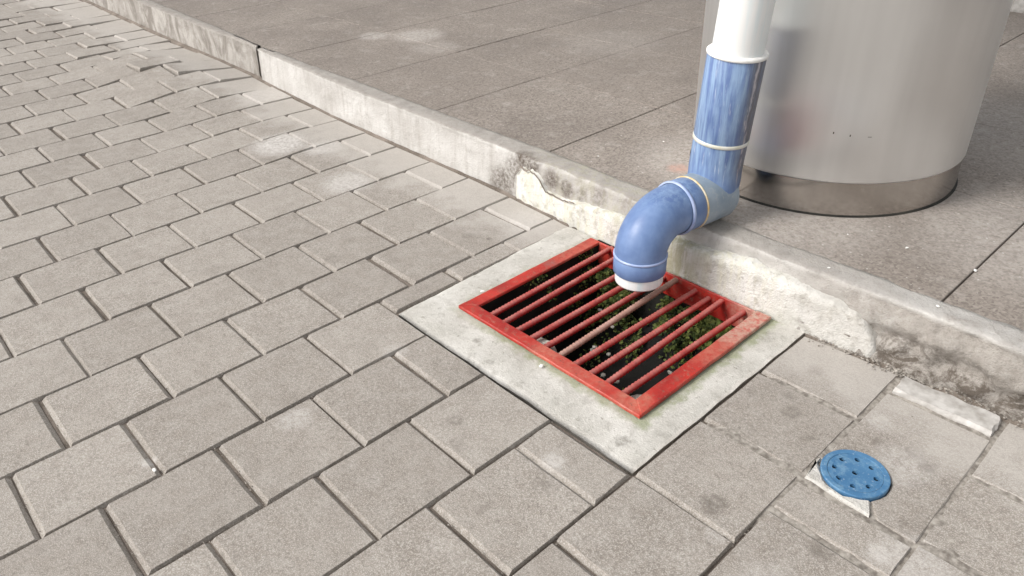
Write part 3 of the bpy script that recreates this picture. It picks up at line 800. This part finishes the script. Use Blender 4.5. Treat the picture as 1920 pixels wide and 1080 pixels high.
# ------------------------------------------------------------ column
def lathe(prof, cx, cy, n=96):
    v, f = [], []
    for (r_, z) in prof:
        for k in range(n):
            a = 2 * math.pi * k / n; v.append((cx + r_ * math.cos(a), cy + r_ * math.sin(a), z))
    for i in range(len(prof) - 1):
        for k in range(n):
            a = i * n + k; b = i * n + (k + 1) % n; f.append((a, b, b + n, a + n))
    return v, f
CX, CY, CR = 2.42, 8.97, 1.735
column = empty('steel_column', CX, CY, .7); tag(column, 'broad round column clad in brushed stainless steel standing behind the blue pipe', 'column')
v, f = lathe([(CR - .012, 1.135), (CR + .012, 1.13), (CR + .018, 1.15), (CR + .018, 4), (CR + .018, 19.0)], CX, CY, 160); o = mesh_obj('cladding', v, f, M['steel'], column, smooth=True)
v, f = lathe([(CR + .005, .70), (CR + .005, .73), (CR, 1.0), (CR, 1.16)], CX, CY, 160); mesh_obj('base_ring', v, f, M['ring'], column, smooth=True)
v, f = lathe([(CR + .03, .688), (CR + .022, .704), (CR + .004, .712)], CX, CY, 120); mesh_obj('sealant_bead', v, f, M['pit'], column, smooth=True)
for i, (a, z) in enumerate(((-62, 1.9), (-56, 1.88), (-49, 1.87))):
    a = math.radians(a); ca, sa = math.cos(a), math.sin(a); q = CR + .019
    w_ = .006 if i < 2 else .022; h_ = .012 if i < 2 else .0025
    vv = [(CX + q * ca - sa * s * w_, CY + q * sa + ca * s * w_, z - .15 + t * h_) for s, t in ((-1, -1), (1, -1), (1, 1), (-1, 1))]
    mesh_obj('scratch', vv, [(0, 1, 2, 3)], M['pit'], column)

# ------------------------------------------------------------ downpipe
pipe = empty('downpipe', 2.37, 6.5, .72); tag(pipe, 'blue and white plastic downpipe bending over the kerb to empty into the red grate', 'pipe')
def sweep(path, radii, n=40, cap=False):
    v, f = [], []; P3 = [Vector(p) for p in path]; up = Vector((0, 1, .01))
    T0 = (P3[1] - P3[0]).normalized(); Nn = T0.cross(Vector((1, 0, 0))).normalized()
    for i, p in enumerate(P3):
        t = (P3[min(i + 1, len(P3) - 1)] - P3[max(i - 1, 0)]).normalized()
        Nn = (Nn - t * Nn.dot(t)).normalized(); B = t.cross(Nn)
        for k in range(n):
            a = 2 * math.pi * k / n; q = p + (Nn * math.cos(a) + B * math.sin(a)) * radii[i]; v.append(tuple(q))
    for i in range(len(P3) - 1):
        for k in range(n): a = i * n + k; b = i * n + (k + 1) % n; f.append((a, b, b + n, a + n))
    return v, f
def part(name, path, radii, mat, **kw):
    v, f = sweep(path, radii); return mesh_obj(name, v, f, mat, pipe, smooth=True)
AX = lambda z: (2.345 + .075 * (z - 1.7), 6.50 + .0 * z, z)
R0 = .280; RS = .318
part('pipe_section', [AX(2.70), AX(5), AX(19.1)], [R0] * 3, M['wpipe'])
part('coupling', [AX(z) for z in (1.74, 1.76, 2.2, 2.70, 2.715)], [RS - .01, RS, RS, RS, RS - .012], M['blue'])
part('joint_ring', [AX(z) for z in (2.700, 2.705, 2.728, 2.742, 2.745)], [RS + .004, RS + .014, RS + .014, RS, R0 - .002], M['chip'])
part('joint_ring', [AX(z) for z in (1.705, 1.712, 1.735, 1.750, 1.755)], [RS - .01, RS + .006, RS + .006, RS + .004, RS - .01], M['glue'])
# upper elbow: down, then out over the kerb
def bend(p0, d0, p1, d1, n=14):
    """circular-like bend by cubic hermite"""
    p0, p1, d0, d1 = map(Vector, (p0, p1, d0, d1)); out = []
    for i in range(n + 1):
        t = i / n; h0 = 2 * t**3 - 3 * t**2 + 1; h1 = t**3 - 2 * t**2 + t; h2 = -2 * t**3 + 3 * t**2; h3 = t**3 - t**2
        out.append(p0 * h0 + d0 * h1 + p1 * h2 + d1 * h3)
    return out
HZ = 1.022
HD = Vector((2.245, 5.70, HZ)) - Vector((2.335, 6.42, HZ)); HD.normalize()
Hp = lambda s: Vector((2.335, 6.45, HZ)) + HD * s          # along the horizontal run
zb = 1.36
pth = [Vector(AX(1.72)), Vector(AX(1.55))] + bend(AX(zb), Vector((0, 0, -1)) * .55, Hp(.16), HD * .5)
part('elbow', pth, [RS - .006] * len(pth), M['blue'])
part('pipe_stub', [Hp(-.16), Hp(-.10), Hp(.25), Hp(.40)], [RS - .02, RS + .004, RS + .004, RS + .004], M['greyblue'])
part('joint_ring', [Hp(.388), Hp(.392), Hp(.404), Hp(.412)], [RS - .01, RS + .009, RS + .009, RS - .012], M['amber'])
part('collar', [Hp(.40), Hp(.42), Hp(.60), Hp(.625)], [RS - .012, RS, RS, RS - .01], M['blue'])
part('moulded_ring', [Hp(.60), Hp(.608), Hp(.632), Hp(.64)], [RS - .01, RS + .011, RS + .011, RS - .01], M['lilac'])
EX, EY = 2.235, 5.27
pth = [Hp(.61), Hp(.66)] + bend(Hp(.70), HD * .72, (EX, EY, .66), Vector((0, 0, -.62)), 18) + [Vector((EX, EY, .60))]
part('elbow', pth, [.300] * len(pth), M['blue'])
V = lambda z: (EX, EY, z)
part('moulded_ring', [V(.655), V(.648), V(.628), V(.62)], [.29, .314, .314, .29], M['lilac'])
part('collar', [V(.64), V(.62), V(.43), V(.42), V(.42)], [.29, .308, .308, .300, .27], M['blue'])
part('outlet', [V(.44), V(.30), V(.285), V(.285), V(.30), V(.6)], [.282, .282, .278, .262, .258, .258], M['wpipe'])

# ------------------------------------------------------------ floor drain
fd = empty('floor_drain', DX, DY, 0); tag(fd, 'small round blue plastic floor drain cover with nine holes set among the pavers', 'drain cover')
import bmesh
def disc_with_holes():
    holes = [(0, 0, .027)] + [(.60 * DR * math.cos(math.radians(a)) * 1.0, .60 * DR * math.sin(math.radians(a)), .025) for a in [20 + 45 * i for i in range(8)]]
    bm = bmesh.new(); es = []
    def circ(cx, cy, r_, n):
        vs = [bm.verts.new(((DX + cx + r_ * math.cos(2 * math.pi * k / n)) * S, (DY + cy + r_ * math.sin(2 * math.pi * k / n)) * S, .022 * S)) for k in range(n)]
        return [bm.edges.new((vs[k], vs[(k + 1) % n])) for k in range(n)], vs
    e, vo = circ(0, 0, DR * .80, 48); es += e; hv = []
    for h in holes:
        e, vs = circ(h[0], h[1], h[2], 12); es += e; hv.append(vs)
    bmesh.ops.triangle_fill(bm, edges=es, use_beauty=True, normal=(0, 0, 1))
    for vs in hv:
        low = [bm.verts.new((q.co.x, q.co.y, q.co.z - .03 * S)) for q in vs]
        for k in range(len(vs)): bm.faces.new((vs[k], vs[(k + 1) % len(vs)], low[(k + 1) % len(vs)], low[k]))
    me = bpy.data.meshes.new('strainer'); bm.to_mesh(me); bm.free(); me.materials.append(M['drain'])
    o = bpy.data.objects.new('strainer', me); COL.objects.link(o); o.parent = fd; o.location = -Vector(fd.location)
disc_with_holes()
v, f = lathe([(DR * .805, .012), (DR * .81, .024), (DR * .83, .026), (DR * .98, .026), (DR, .018), (DR, -.1)], DX, DY, 64); mesh_obj('rim', v, f, M['drain'], fd, smooth=False)
v, f = lathe([(DR * .665, .0225), (DR * .675, .025), (DR * .69, .0225)], DX, DY, 48); mesh_obj('ridge', v, f, M['drain'], fd, smooth=True)
v, f = lathe([(.001, -.05), (DR * .82, -.05), (DR * .82, .01)], DX, DY, 32); mesh_obj('drain_body', v, f, M['mud'], fd, smooth=True)

# ------------------------------------------------------------ loose white chips
CH = [(.90, -.03, .0, .035, 'white chip in the joint of the near left pavers'), (4.37, 7.35, .70, .028, 'pale fleck on the pavement slab before the column, nearest the column'),
      (5.09, 6.38, .71, .030, 'white chip on the kerb top, rightmost on the kerb'), (3.97, 6.33, .71, .026, 'white chip on the kerb top straight below the column foot'),
      (5.09, 7.36, .70, .034, 'white chip lying on the joint between the right hand pavement slabs'), (.39, 8.10, .70, .022, 'white chip left of the blue pipe on the pavement'),
      (2.36, 3.52, .035, .042, 'cream chip of mortar against the front rail of the red grate'), (1.0, 3.55, .03, .0, ''), (.80, 4.05, .035, .040, 'white chip of mortar against the left rail of the red grate'),
      (3.75, 7.2, .70, .018, 'tiny white fleck just in front of the column base'), (.05, 7.0, .70, .018, 'tiny pale fleck on the pavement behind the kerb, left of the pipe')]
for i, (x, y, z, s, lab) in enumerate(CH):
    if s == 0: continue
    s *= .78; o = blob('stone_chip', x, y, z, s, s * .65, s * .4, M['chip'], None, 80 + i, 1, i * 1.3)
    tag(o, lab, 'chip', 'loose white chips on the paving')
